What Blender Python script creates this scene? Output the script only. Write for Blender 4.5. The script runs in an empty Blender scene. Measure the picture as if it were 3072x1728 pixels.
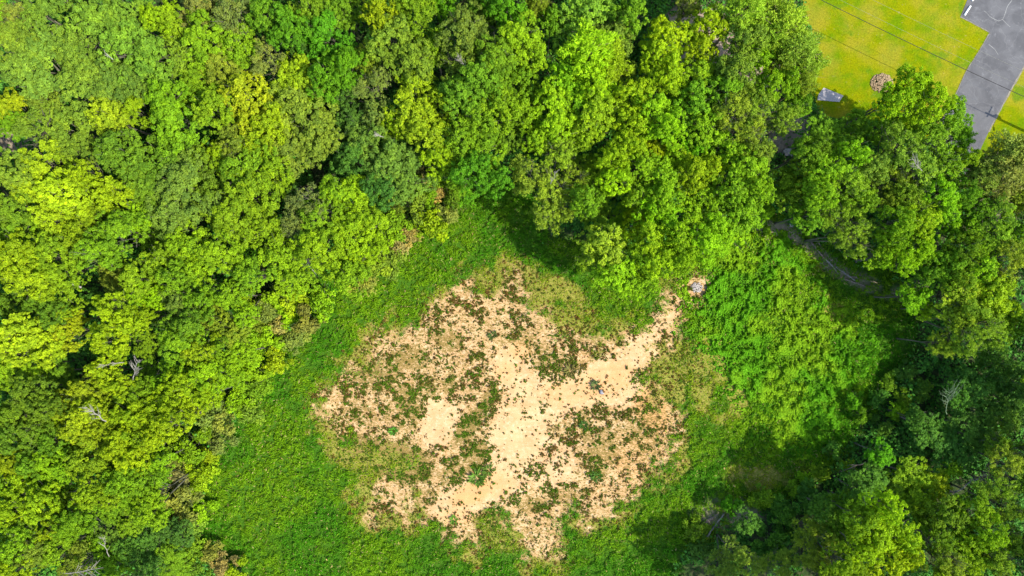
import bpy, math, random, re
import numpy as np

# ------------------------------------------------------------------ camera, sky, sun, exposure
S = bpy.context.scene
C = S.collection
H = 100.0                      # height of the camera above the ground
WID = 150.0                    # ground width seen by the frame
PX = 2576.0 / WID              # survey units per metre
cam_d = bpy.data.cameras.new('camera')
cam = bpy.data.objects.new('camera', cam_d)
C.objects.link(cam)
cam.location = (0, 0, H)
cam_d.sensor_width = 36.0
cam_d.lens = 36.0 * H / WID
cam_d.clip_start = 1.0
cam_d.clip_end = 6000.0
S.camera = cam

SUN_EL = math.radians(50)
SUN_DIR = np.array([0.905 * math.cos(SUN_EL), -0.425 * math.cos(SUN_EL), math.sin(SUN_EL)])   # towards the sun
W = bpy.data.worlds.new('World')
S.world = W
W.use_nodes = True
wn = W.node_tree
wn.nodes.clear()
sky = wn.nodes.new('ShaderNodeTexSky')
sky.sky_type = 'NISHITA'
sky.sun_disc = False
sky.sun_elevation = SUN_EL
sky.sun_rotation = math.atan2(SUN_DIR[0], SUN_DIR[1])
bg = wn.nodes.new('ShaderNodeBackground')
bg.inputs[1].default_value = 0.15
wo = wn.nodes.new('ShaderNodeOutputWorld')
wn.links.new(sky.outputs[0], bg.inputs[0])
wn.links.new(bg.outputs[0], wo.inputs[0])
sl = bpy.data.lights.new('sun', 'SUN')
sl.energy = 3.1
sl.angle = math.radians(0.6)
sl.color = (1.0, 0.93, 0.80)
so = bpy.data.objects.new('sun', sl)
C.objects.link(so)
from mathutils import Vector
so.rotation_euler = Vector(SUN_DIR).to_track_quat('Z', 'Y').to_euler()
S.view_settings.view_transform = 'Standard'
S.view_settings.look = 'None'
S.view_settings.gamma = 1.0
S.view_settings.exposure = 1.62
S.cycles.max_bounces = 5
S.cycles.diffuse_bounces = 3
S.cycles.transmission_bounces = 3
S.cycles.glossy_bounces = 1

rng = np.random.default_rng(7)
random.seed(7)


def gx(u):
    return (np.asarray(u, float) - 1288.0) / PX


def gy(v):
    return (724.5 - np.asarray(v, float)) / PX


def src(x, y, z=0.0):
    """survey point in full-frame pixels, at height z -> world"""
    k = (H - z) / H
    return (float((x * 2576 / 3072 - 1288) / PX * k), float((724.5 - y * 2576 / 3072) / PX * k), z)


def dd(x, y, z=0.0):
    k = (H - z) / H
    return (float(gx(x) * k), float(gy(y) * k), z)


# ------------------------------------------------------------------ noise in numpy
def vnoise(x, y, seed=0):
    xi = np.floor(x).astype(np.int64)
    yi = np.floor(y).astype(np.int64)
    fx = x - xi
    fy = y - yi
    fx = fx * fx * (3 - 2 * fx)
    fy = fy * fy * (3 - 2 * fy)

    def h(a, b):
        n = (a * 374761393 + b * 668265263 + seed * 982451653) & 0xffffffff
        n = ((n ^ (n >> 13)) * 1274126177) & 0xffffffff
        n = n ^ (n >> 16)
        return (n & 0xffffff) / float(0xffffff)
    return (h(xi, yi) * (1 - fx) + h(xi + 1, yi) * fx) * (1 - fy) + (h(xi, yi + 1) * (1 - fx) + h(xi + 1, yi + 1) * fx) * fy


def fbm(x, y, s, seed=0, o=4):
    a = 0
    w = 0.5
    t = 0
    for i in range(o):
        a = a + w * vnoise(x / s * 2 ** i, y / s * 2 ** i, seed + i * 17)
        t += w
        w *= 0.55
    return a / t


def sstep(a, b, x):
    t = np.clip((x - a) / (b - a), 0, 1)
    return t * t * (3 - 2 * t)


def sdpoly(u, v, pts):
    """signed distance (negative inside) to a polygon, survey units"""
    p = np.array(pts, float)
    d = np.full(u.shape, 1e18)
    ins = np.zeros(u.shape, bool)
    n = len(p)
    for i in range(n):
        a = p[i]
        b = p[(i + 1) % n]
        e = b - a
        wx = u - a[0]
        wy = v - a[1]
        t = np.clip((wx * e[0] + wy * e[1]) / (e @ e), 0, 1)
        d = np.minimum(d, (wx - e[0] * t) ** 2 + (wy - e[1] * t) ** 2)
        c = ((a[1] > v) != (b[1] > v)) & (u < (b[0] - a[0]) * (v - a[1]) / (b[1] - a[1] + 1e-12) + a[0])
        ins ^= c
    d = np.sqrt(d)
    return np.where(ins, -d, d)


def blobs(u, v, items):
    """soft ellipses (u, v, ru, rv, degrees, value)"""
    m = np.zeros(u.shape)
    for (a, b, ra, rb, deg, val) in items:
        c, s = math.cos(math.radians(deg)), math.sin(math.radians(deg))
        x = (u - a) * c + (v - b) * s
        y = -(u - a) * s + (v - b) * c
        r = np.sqrt((x / ra) ** 2 + (y / rb) ** 2)
        m = np.maximum(m, val * sstep(1.35, 0.65, r))
    return m


# ------------------------------------------------------------------ map of the clearing (survey units)
SAND = [(1145, 735), (1178, 705), (1215, 730), (1262, 735), (1290, 705), (1312, 740), (1340, 790), (1400, 830), (1480, 835), (1500, 885),
        (1560, 860), (1610, 825), (1650, 780), (1680, 742), (1728, 700), (1775, 722), (1748, 768), (1716, 806),
        (1684, 856), (1637, 905), (1600, 950), (1640, 985), (1690, 1045), (1690, 1110), (1665, 1165), (1630, 1215),
        (1570, 1250), (1545, 1300), (1480, 1310), (1440, 1275), (1385, 1300), (1400, 1385), (1345, 1400), (1300, 1345), (1260, 1290), (1215, 1290),
        (1190, 1360), (1150, 1370), (1120, 1320), (1070, 1290), (1050, 1245), (1020, 1290), (950, 1290), (935, 1235), (960, 1190), (1055, 1190), (1050, 1150),
        (985, 1125), (905, 1120), (870, 1075), (815, 1030), (825, 985), (870, 945), (950, 925), (945, 865), (1010, 825), (1085, 770)]
CLEARING = [(1120, 470), (1250, 440), (1340, 450), (1380, 600), (1560, 640), (1760, 560), (1930, 520), (2060, 600), (2260, 700), (2320, 800), (2290, 900), (2230, 1000),
            (2160, 1080), (2080, 1170), (1990, 1250), (1860, 1310), (1720, 1390), (1690, 1480), (560, 1480), (500, 1330),
            (500, 1200), (560, 1080), (640, 960), (700, 840), (800, 720), (920, 640), (1030, 560), (1080, 500)]
LAWN = [(2000, -400), (2020, 60), (2050, 130), (2030, 215), (2070, 300), (2150, 300), (2300, 340), (2480, 400), (2600, 400), (2900, 420), (3200, -400)]
VINES = [(1790, 640), (1900, 590), (2000, 660), (2110, 790), (2160, 850), (2140, 980), (2100, 1040), (2080, 1120), (1960, 1130), (1870, 1060), (1920, 1020),
         (1850, 960), (1800, 870), (1740, 830), (1745, 780)]


def masks(u, v):
    x = u / PX
    y = v / PX
    wob = (fbm(x, y, 3.2, 3, 5) - 0.5) * 75
    s = sdpoly(u, v, SAND) + wob + (fbm(x, y, .9, 23, 3) - .5) * 85 - 8
    sand = sstep(44, -38, s)
    clean = blobs(u, v, [(1300, 1120, 62, 150, 14, 1), (1105, 1060, 42, 62, 10, 1), (1450, 985, 150, 40, -30, 1), (1590, 900, 75, 38, -35, 1),
                         (1290, 925, 45, 50, 20, .85), (1360, 1000, 70, 60, 0, .8), (1170, 1235, 85, 26, -24, 1), (1260, 1225, 60, 36, 0, .9),
                         (1380, 1170, 60, 60, 0, .6), (1660, 810, 24, 70, 38, .75), (1560, 980, 60, 40, 0, .7), (1150, 1290, 55, 22, -20, .9)])
    clean = clean * sand
    band = blobs(u, v, [(1228, 1005, 14, 50, 28, 1), (1175, 1075, 24, 58, 38, 1), (1205, 1150, 48, 46, 0, .8), (1130, 970, 14, 32, 14, .95),
                        (1098, 1000, 13, 16, 0, .95), (1010, 1050, 60, 28, 20, .4), (1030, 900, 48, 30, 0, .75), (1130, 855, 36, 28, 20, .65), (960, 945, 60, 36, -10, .7),
                        (1030, 1010, 52, 36, 70, .8), (1330, 870, 70, 36, 25, .35), (1385, 925, 85, 38, 10, .55), (1470, 1070, 14, 38, -12, .8), (1345, 1030, 32, 36, 40, .6),
                        (1520, 1130, 60, 36, -60, .65), (1500, 1190, 26, 15, 0, .8), (1010, 1165, 80, 50, 15, 1), (920, 1150, 70, 50, 15, 1), (1245, 1300, 30, 22, 0, .6),
                        (1140, 1190, 32, 42, 20, .6), (1320, 1265, 48, 22, 10, .75), (1200, 1195, 26, 26, 0, .7), (1420, 1240, 70, 24, 0, .35), (1620, 1080, 45, 70, 0, .45),
                        (900, 1040, 50, 30, 20, .4), (1070, 970, 40, 30, 0, .4), (1080, 1250, 20, 20, 0, .5), (1390, 1065, 60, 30, 20, .2), (1340, 1200, 90, 40, 20, .3)])
    dry = blobs(u, v, [(1300, 690, 100, 40, 10, .8), (1400, 760, 140, 60, 25, .85), (1500, 830, 110, 40, 15, .8), (1700, 800, 30, 90, 38, .7),
                       (1700, 950, 80, 120, 0, .8), (1790, 970, 120, 75, 30, 1), (1760, 890, 60, 60, 0, .85), (1650, 1030, 60, 60, 0, .7),
                       (890, 1130, 70, 60, 0, .7), (1000, 1160, 90, 50, 0, .6), (1250, 1350, 150, 40, 0, .4), (1660, 1160, 60, 60, 0, .6),
                       (2110, 780, 40, 55, -30, .8), (2060, 690, 40, 26, 0, .7), (1940, 640, 50, 30, 30, .4), (1900, 1190, 80, 45, 0, .5), (1990, 1190, 60, 40, 0, .3), (1900, 620, 40, 40, 0, .5), (860, 1080, 50, 60, 0, .5), (1180, 710, 50, 40, 0, .8)])
    dry = np.maximum(dry, sstep(65, 10, np.abs(s)) * 0.6)
    dry = dry * (0.15 + 1.5 * sstep(.3, .72, fbm(x, y, 2.4, 31, 5)))
    clr = sstep(30, -30, sdpoly(u, v, CLEARING) + (fbm(x, y, 4, 9, 3) - .5) * 50)
    lawn = sstep(8, -8, sdpoly(u, v, LAWN))
    vine = sstep(55, -35, sdpoly(u, v, VINES) + (fbm(x, y, 2.5, 12, 4) - .5) * 110)
    dirt = blobs(u, v, [(2200, 720, 90, 24, 20, .55), (1960, 590, 60, 34, 20, .7), (2090, 665, 110, 20, 38, .6), (1830, 1290, 90, 45, 0, .6), (1760, 720, 26, 20, 0, 1),
                        (1750, 100, 110, 90, 0, 1), (1960, 190, 90, 40, 0, 1), (2000, 340, 60, 60, 0, .8), (20, 360, 60, 40, 0, .8), (2330, 740, 60, 40, 0, .5), (2480, 450, 90, 160, 0, .6)])
    dirt = dirt * sstep(.3, .62, fbm(x, y, 2.0, 77, 4) * .7 + dirt * .35)
    clay = blobs(u, v, [(1190, 1240, 60, 26, -25, 1), (1250, 1215, 40, 30, 0, .6), (1640, 1030, 40, 60, -20, .9), (1520, 960, 80, 40, -20, .6), (1420, 990, 60, 30, 0, .5), (1310, 880, 30, 24, 0, .7), (1600, 1150, 60, 60, 0, .5), (1150, 1300, 50, 20, 0, .6), (1270, 935, 30, 26, 0, .6)])
    return dict(clay=clay, sand=sand, clean=clean, band=band, dry=np.clip(dry, 0, 1), clr=clr, lawn=lawn, vine=vine, dirt=dirt)


def ground_z(x, y):
    return (fbm(x + 500, y + 500, 14, 5, 3) - .5) * 0.7 + (fbm(x + 500, y + 500, 1.6, 6, 2) - .5) * 0.08


# ------------------------------------------------------------------ helpers for objects
def tag(o, label=None, cat=None, group=None, kind=None):
    if label:
        o['label'] = label
    if cat:
        o['category'] = cat
    if group:
        o['group'] = group
    if kind:
        o['kind'] = kind
    return o


def npmesh(name, verts, faces, nper, mats=(), smooth=False, fattr=None, vattr=None, fcol=None):
    """faces: flat index array, nper vertices each"""
    me = bpy.data.meshes.new(name)
    verts = np.asarray(verts, np.float32).reshape(-1, 3)
    faces = np.asarray(faces, np.int32).reshape(-1)
    nf = len(faces) // nper
    me.vertices.add(len(verts))
    me.vertices.foreach_set('co', verts.ravel())
    me.loops.add(len(faces))
    me.loops.foreach_set('vertex_index', faces)
    me.polygons.add(nf)
    me.polygons.foreach_set('loop_start', np.arange(0, len(faces), nper, dtype=np.int32))
    me.polygons.foreach_set('use_smooth', np.full(nf, smooth, bool))
    for nm, a in (fattr or {}).items():
        at = me.attributes.new(nm, 'FLOAT', 'FACE')
        at.data.foreach_set('value', np.asarray(a, np.float32))
    for nm, a in (vattr or {}).items():
        at = me.attributes.new(nm, 'FLOAT', 'POINT')
        at.data.foreach_set('value', np.asarray(a, np.float32))
    if fcol is not None:
        at = me.attributes.new('tint', 'FLOAT_VECTOR', 'FACE')
        at.data.foreach_set('vector', np.asarray(fcol, np.float32).ravel())
    me.update(calc_edges=True)
    me.validate()
    for m in mats:
        me.materials.append(m)
    return me


def link(name, me, parent=None, loc=None):
    o = bpy.data.objects.new(name, me)
    C.objects.link(o)
    if parent:
        o.parent = parent
    if loc is not None:
        o.location = loc
    return o


class MB:
    """collects tubes, boxes and lumps and builds them as one mesh"""

    def __init__(s):
        s.v = []
        s.f = []

    def tube(s, pts, rad, n=6, cap=True):
        pts = [Vector(p) for p in pts]
        if not hasattr(rad, '__len__'):
            rad = [rad] * len(pts)
        b = len(s.v)
        for i, p in enumerate(pts):
            d = (pts[min(i + 1, len(pts) - 1)] - pts[max(i - 1, 0)]).normalized()
            a = d.cross(Vector((0.13, 0.97, 0.21))).normalized()
            c = d.cross(a)
            for k in range(n):
                t = 2 * math.pi * k / n
                s.v.append(tuple(p + (a * math.cos(t) + c * math.sin(t)) * rad[i]))
        for i in range(len(pts) - 1):
            for k in range(n):
                s.f.append((b + i * n + k, b + i * n + (k + 1) % n, b + (i + 1) * n + (k + 1) % n, b + (i + 1) * n + k))
        if cap:
            s.f.append(tuple(b + k for k in range(n))[::-1])
            s.f.append(tuple(b + (len(pts) - 1) * n + k for k in range(n)))
        return s

    def stone(s, c, r, flat=.7, seed=0):
        rr = random.Random(seed)
        b = len(s.v)
        n = 7
        rings = [(-.9, .4), (-.3, .95), (.35, .85), (.85, .4)]
        rot = rr.random() * 6
        sx, sy = rr.uniform(.7, 1.2), rr.uniform(.7, 1.2)
        for z, q in rings:
            for k in range(n):
                t = rot + 2 * math.pi * k / n
                j = rr.uniform(.8, 1.15)
                s.v.append((c[0] + math.cos(t) * q * r * j * sx, c[1] + math.sin(t) * q * r * j * sy, c[2] + z * r * flat * rr.uniform(.85, 1.1)))
        for i in range(3):
            for k in range(n):
                s.f.append((b + i * n + k, b + i * n + (k + 1) % n, b + (i + 1) * n + (k + 1) % n, b + (i + 1) * n + k))
        s.f.append(tuple(b + k for k in range(n))[::-1])
        s.f.append(tuple(b + 3 * n + k for k in range(n)))
        return s

    def prism(s, poly, z0, z1):
        b = len(s.v)
        n = len(poly)
        for z in (z0, z1):
            for p in poly:
                s.v.append((p[0], p[1], z))
        s.f.append(tuple(range(b, b + n))[::-1])
        s.f.append(tuple(range(b + n, b + 2 * n)))
        for k in range(n):
            s.f.append((b + k, b + (k + 1) % n, b + n + (k + 1) % n, b + n + k))
        return s

    def mesh(s, name, mat, smooth=False):
        me = bpy.data.meshes.new(name)
        me.from_pydata(s.v, [], s.f)
        me.materials.append(mat)
        if smooth:
            me.polygons.foreach_set('use_smooth', [True] * len(me.polygons))
        me.update()
        return me


# ------------------------------------------------------------------ materials
def new_mat(name):
    m = bpy.data.materials.new(name)
    m.use_nodes = True
    nt = m.node_tree
    nt.nodes.clear()
    out = nt.nodes.new('ShaderNodeOutputMaterial')
    return m, nt, out


def N(nt, t, **kw):
    n = nt.nodes.new(t)
    for k, v in kw.items():
        setattr(n, k, v)
    return n


def attr(nt, name):
    n = N(nt, 'ShaderNodeAttribute')
    n.attribute_name = name
    return n


def mixc(nt, fac, a, b, blend='MIX'):
    n = N(nt, 'ShaderNodeMix', data_type='RGBA', blend_type=blend)
    for sock, v in ((n.inputs[0], fac), (n.inputs[6], a), (n.inputs[7], b)):
        if hasattr(v, 'is_output'):
            nt.links.new(v, sock)
        elif isinstance(v, (int, float)):
            sock.default_value = v
        else:
            sock.default_value = (*v, 1)
    return n.outputs[2]


def mth(nt, op, a, b=0.0, c=0.0, clamp=False):
    n = N(nt, 'ShaderNodeMath', operation=op, use_clamp=clamp)
    for i, v in enumerate((a, b, c)):
        if hasattr(v, 'is_output'):
            nt.links.new(v, n.inputs[i])
        else:
            n.inputs[i].default_value = v
    return n.outputs[0]


def noise(nt, vec, scale, detail=4, rough=.6, dist=0.0):
    n = N(nt, 'ShaderNodeTexNoise')
    n.inputs['Scale'].default_value = scale
    n.inputs['Detail'].default_value = detail
    n.inputs['Roughness'].default_value = rough
    n.inputs['Distortion'].default_value = dist
    nt.links.new(vec, n.inputs['Vector'])
    return n.outputs[0]


def ramp(nt, fac, a, b):
    n = N(nt, 'ShaderNodeMapRange', interpolation_type='SMOOTHSTEP')
    nt.links.new(fac, n.inputs[0])
    n.inputs[1].default_value = a
    n.inputs[2].default_value = b
    return n.outputs[0]


def leaf_mat(name, from_object=True, trans=.33, spec=.10):
    m, nt, out = new_mat(name)
    if from_object:
        base = N(nt, 'ShaderNodeObjectInfo').outputs['Color']
    else:
        base = attr(nt, 'tint').outputs['Vector']
    r = attr(nt, 'rnd').outputs['Fac']
    h = attr(nt, 'hue').outputs['Fac']
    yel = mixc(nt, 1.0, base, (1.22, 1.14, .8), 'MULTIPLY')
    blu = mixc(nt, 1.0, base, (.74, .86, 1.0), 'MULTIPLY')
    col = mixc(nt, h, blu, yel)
    v = mth(nt, 'MULTIPLY_ADD', r, .75, .62)
    col = mixc(nt, 1.0, col, v, 'MULTIPLY')
    p = N(nt, 'ShaderNodeBsdfPrincipled')
    nt.links.new(col, p.inputs['Base Color'])
    p.inputs['Roughness'].default_value = .6
    p.inputs['Specular IOR Level'].default_value = spec
    t = N(nt, 'ShaderNodeBsdfTranslucent')
    tc = mixc(nt, 1.0, col, (1.25, 1.2, .45), 'MULTIPLY')
    nt.links.new(tc, t.inputs[0])
    mx = N(nt, 'ShaderNodeMixShader')
    mx.inputs[0].default_value = trans
    nt.links.new(p.outputs[0], mx.inputs[1])
    nt.links.new(t.outputs[0], mx.inputs[2])
    nt.links.new(mx.outputs[0], out.inputs[0])
    return m


def simple_mat(name, c1, c2, scale=4, rough=.9, bump=.3, stretch=(1, 1, 1), world=False):
    m, nt, out = new_mat(name)
    tc = N(nt, 'ShaderNodeTexCoord')
    mp = N(nt, 'ShaderNodeMapping')
    mp.inputs['Scale'].default_value = stretch
    nt.links.new(tc.outputs['Object'], mp.inputs[0])
    n1 = noise(nt, mp.outputs[0], scale, 6, .65)
    n2 = noise(nt, mp.outputs[0], scale * 6, 3, .6)
    f = ramp(nt, mth(nt, 'ADD', mth(nt, 'MULTIPLY', n1, .6), mth(nt, 'MULTIPLY', n2, .4)), .35, .65)
    col = mixc(nt, f, c1, c2)
    p = N(nt, 'ShaderNodeBsdfPrincipled')
    nt.links.new(col, p.inputs['Base Color'])
    p.inputs['Roughness'].default_value = rough
    p.inputs['Specular IOR Level'].default_value = .2
    b = N(nt, 'ShaderNodeBump')
    b.inputs['Strength'].default_value = bump
    b.inputs['Distance'].default_value = .05
    nt.links.new(n2, b.inputs['Height'])
    nt.links.new(b.outputs[0], p.inputs['Normal'])
    nt.links.new(p.outputs[0], out.inputs[0])
    return m


M_leaf = leaf_mat('leaves')
M_cover = leaf_mat('ground_leaves', False, .24, .08)
M_bark = simple_mat('bark', (.055, .055, .035), (.13, .125, .09), 3, .95, .6, (1, 1, .25))
M_pinebark = simple_mat('pine_bark', (.10, .07, .05), (.22, .15, .10), 3, .95, .6, (1, 1, .3))
M_dead = simple_mat('weathered_wood', (.13, .12, .10), (.28, .26, .22), 4, .9, .5)
M_moss = simple_mat('mossy_bark', (.06, .10, .05), (.13, .18, .10), 4, .9, .5)
M_brown = simple_mat('brown_wood', (.12, .09, .065), (.27, .21, .16), 4, .9, .5)
M_stone = simple_mat('stone', (.20, .18, .165), (.36, .33, .30), 5, .9, .4)
M_dark_stone = simple_mat('dark_stone', (.07, .07, .08), (.28, .28, .30), 3, .7, .4)
M_tanstone = simple_mat('mulch', (.12, .08, .04), (.34, .25, .15), 7, .95, .5)
M_white = simple_mat('white_paint', (.62, .60, .57), (.8, .79, .76), 3, .6, .1)
M_wire = simple_mat('black_cable', (.012, .011, .01), (.03, .028, .025), 2, .5, 0)
M_alu = simple_mat('bare_conductor', (.16, .16, .12), (.22, .21, .17), 2, .4, 0)
M_metal = simple_mat('grey_metal', (.25, .25, .26), (.4, .4, .41), 4, .5, .1)


def ground_mat():
    m, nt, out = new_mat('clearing_ground')
    geo = N(nt, 'ShaderNodeNewGeometry')
    P = geo.outputs['Position']
    a = {k: attr(nt, k).outputs['Fac'] for k in ('sand', 'clean', 'band', 'dry', 'clr', 'lawn', 'dirt', 'clay')}
    nA = noise(nt, P, .35, 5, .6)
    nB = noise(nt, P, 1.6, 5, .65)
    nC = noise(nt, P, 6.0, 4, .65)
    mpd = N(nt, 'ShaderNodeMapping')
    mpd.inputs['Rotation'].default_value = (0, 0, math.radians(35))
    mpd.inputs['Scale'].default_value = (.65, 1.25, 1)
    nt.links.new(P, mpd.inputs[0])
    nD = noise(nt, mpd.outputs[0], 3.2, 4, .7, 1.0)
    # sand
    mpt = N(nt, 'ShaderNodeMapping')
    mpt.inputs['Rotation'].default_value = (0, 0, math.radians(-32))
    mpt.inputs['Scale'].default_value = (.25, 2.2, 1)
    nt.links.new(P, mpt.inputs[0])
    nT = noise(nt, mpt.outputs[0], .5, 5, .6, .4)
    sc = mixc(nt, ramp(nt, nA, .38, .62), (.42, .275, .135), (.38, .225, .105))
    sc = mixc(nt, ramp(nt, nB, .45, .75), sc, (.46, .34, .205))
    sc = mixc(nt, mth(nt, 'MULTIPLY', a['clay'], .8), sc, (.45, .225, .085))
    sc = mixc(nt, mth(nt, 'MULTIPLY', ramp(nt, nT, .48, .66), .6), sc, (.33, .20, .09))
    sc = mixc(nt, mth(nt, 'MULTIPLY', ramp(nt, nC, .55, .75), .4), sc, (.30, .19, .09))
    # dead thatch over the sand where it is not clean
    th = mixc(nt, ramp(nt, nC, .3, .7), (.055, .045, .008), (.20, .14, .035))
    thr = mth(nt, 'ADD', mth(nt, 'MULTIPLY', nD, .8), mth(nt, 'MULTIPLY', nC, .35))
    lim = mth(nt, 'MULTIPLY_ADD', a['clean'], .30, .575)
    lim = mth(nt, 'SUBTRACT', lim, mth(nt, 'MULTIPLY', a['band'], .10))
    f = ramp(nt, mth(nt, 'SUBTRACT', thr, lim), -.005, .035)
    sc = mixc(nt, mth(nt, 'MULTIPLY', f, .9), sc, th)
    # soil under the grass
    soil = mixc(nt, nB, (.028, .075, .006), (.045, .12, .008))
    drys = mixc(nt, ramp(nt, nC, .35, .7), (.085, .125, .010), (.25, .20, .05))
    gr = mixc(nt, ramp(nt, mth(nt, 'ADD', a['dry'], mth(nt, 'MULTIPLY', nC, .35)), .35, .8), soil, drys)
    # forest floor
    ff = mixc(nt, ramp(nt, nB, .4, .65), (.022, .045, .012), (.050, .055, .024))
    col = mixc(nt, a['clr'], ff, gr)
    col = mixc(nt, mth(nt, 'MULTIPLY', a['dirt'], .9), col, mixc(nt, nC, (.17, .12, .085), (.42, .33, .26)))
    col = mixc(nt, ramp(nt, mth(nt, 'ADD', a['sand'], mth(nt, 'MULTIPLY_ADD', mth(nt, 'ADD', nD, mth(nt, 'MULTIPLY', nC, .5)), 2.6, -1.95)), .40, .60), col, sc)
    # mown lawn
    lw = mixc(nt, ramp(nt, nA, .35, .62), (.080, .138, .001), (.145, .158, .001))
    lw = mixc(nt, mth(nt, 'MULTIPLY', ramp(nt, noise(nt, P, .13, 4, .6), .42, .62), .5), lw, (.22, .175, .02))
    lw = mixc(nt, mth(nt, 'MULTIPLY', ramp(nt, noise(nt, P, .22, 5, .6, .5), .55, .68), .75), lw, (.055, .125, .005))
    lw = mixc(nt, mth(nt, 'MULTIPLY', ramp(nt, nB, .62, .74), .7), lw, (.27, .20, .10))
    lw = mixc(nt, 1.0, lw, mth(nt, 'MULTIPLY_ADD', noise(nt, P, 4.0, 5, .75), 1.7, .12), 'MULTIPLY')
    col = mixc(nt, a['lawn'], col, lw)
    p = N(nt, 'ShaderNodeBsdfPrincipled')
    nt.links.new(col, p.inputs['Base Color'])
    p.inputs['Roughness'].default_value = .95
    p.inputs['Specular IOR Level'].default_value = .02
    b = N(nt, 'ShaderNodeBump')
    b.inputs['Strength'].default_value = .5
    b.inputs['Distance'].default_value = .12
    nt.links.new(mth(nt, 'ADD', nC, mth(nt, 'MULTIPLY', nT, .8)), b.inputs['Height'])
    nt.links.new(b.outputs[0], p.inputs['Normal'])
    nt.links.new(p.outputs[0], out.inputs[0])
    return m


# ------------------------------------------------------------------ the ground sheet
fx = np.arange(-80, 80.01, .2)
fy = np.arange(-46, 46.01, .2)
ox = np.array([90, 105, 130, 180, 300, 600, 1200, 2500.])
oy = np.array([52, 62, 80, 120, 200, 400, 1000, 2500.])
xs = np.concatenate([-ox[::-1], fx, ox])
ys = np.concatenate([-oy[::-1], fy, oy])
GX, GY = np.meshgrid(xs, ys)
U = GX * PX + 1288
V = 724.5 - GY * PX
mk = masks(U, V)
GZ = ground_z(GX, GY)
GZ = GZ * (1 - mk['lawn'])            # the lawn is level
ny, nx = GX.shape
idx = np.arange(nx * ny).reshape(ny, nx)
F = np.stack([idx[:-1, :-1], idx[:-1, 1:], idx[1:, 1:], idx[1:, :-1]], -1)
me = npmesh('ground', np.stack([GX, GY, GZ], -1), F, 4, [ground_mat()], True,
            vattr={k: mk[k].ravel() for k in ('sand', 'clean', 'band', 'dry', 'clr', 'lawn', 'dirt', 'clay')})
tag(link('ground', me), kind='structure')


def zat(x, y):
    u = np.asarray(x) * PX + 1288
    v = 724.5 - np.asarray(y) * PX
    return ground_z(x, y) * (1 - sstep(8, -8, sdpoly(u, v, LAWN)))


# ------------------------------------------------------------------ leaves
def leaves(Cn, Nn, L, Wd, droop=.18, upvec=None):
    n = len(Cn)
    Nn = Nn / np.linalg.norm(Nn, axis=1, keepdims=True)
    if upvec is None:
        t = rng.normal(size=(n, 3))
    else:
        t = upvec + rng.normal(size=(n, 3)) * .2
    u = t - (t * Nn).sum(1, keepdims=True) * Nn
    u /= np.linalg.norm(u, axis=1, keepdims=True) + 1e-9
    w = np.cross(Nn, u)
    L = L[:, None]
    Wd = Wd[:, None]
    v = np.stack([Cn - u * L * .5 - Nn * L * droop, Cn + w * Wd * .5, Cn + u * L * .5 - Nn * L * droop, Cn - w * Wd * .5], 1)
    return v.reshape(-1, 3)


def rdir(n, zmin=-1.0):
    z = rng.uniform(zmin, 1, n)
    a = rng.uniform(0, 2 * np.pi, n)
    r = np.sqrt(1 - z * z)
    return np.stack([r * np.cos(a), r * np.sin(a), z], -1)


def crown(name, R=3.0, zc=11.5, zr=2.6, nlobe=26, nclump=12, nleaf=20, lobe=(.75, 1.15), lz=.85, csize=.33, leaf=(.19, .32), fill=.75, wfac=.62, spread=.25, hollow=.5):
    """a crown of lobes > clumps > leaves; returns mesh and the lobe centres"""
    d = rdir(nlobe, -.35)
    q = rng.uniform(hollow, 1.0, nlobe) ** .6
    irr = 1 + .22 * np.sin(3 * np.arctan2(d[:, 1], d[:, 0]) + rng.uniform(0, 6)) + .12 * np.sin(5 * np.arctan2(d[:, 1], d[:, 0]) + rng.uniform(0, 6))
    lc = d * q[:, None] * np.array([R * .78, R * .78, zr]) * np.stack([irr, irr, np.ones(nlobe)], -1)
    lc[:, 2] += zc
    lr = rng.uniform(*lobe, nlobe)
    lrnd = rng.uniform(0, 1, nlobe)
    cd = rdir(nlobe * nclump, -.4)
    li = np.repeat(np.arange(nlobe), nclump)
    cc = lc[li] + cd * (lr[li] * rng.uniform(fill, 1.05, len(li)))[:, None] * np.array([1, 1, lz])
    crnd = rng.uniform(0, 1, len(li))
    ci = np.repeat(np.arange(len(li)), nleaf)
    ld = rdir(len(ci), -.3)
    Cn = cc[ci] + ld * csize * rng.uniform(.35, 1, len(ci))[:, None] * np.array([1, 1, .75])
    Nn = ld * 1.25 + cd[ci] * .45 + np.array([0, 0, .25]) + rng.normal(size=ld.shape) * spread
    L = rng.uniform(*leaf, len(ci))
    vs = leaves(Cn, Nn, L, L * wfac)
    n = len(ci)
    rnd = np.clip(.35 * crnd[ci] + .25 * lrnd[li[ci]] + .4 * rng.uniform(0, 1, n), 0, 1)
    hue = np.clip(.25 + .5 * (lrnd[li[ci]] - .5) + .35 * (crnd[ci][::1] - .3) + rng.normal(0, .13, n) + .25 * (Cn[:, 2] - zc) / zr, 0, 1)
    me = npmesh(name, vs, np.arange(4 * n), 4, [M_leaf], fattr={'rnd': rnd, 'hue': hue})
    return me, lc


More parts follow.
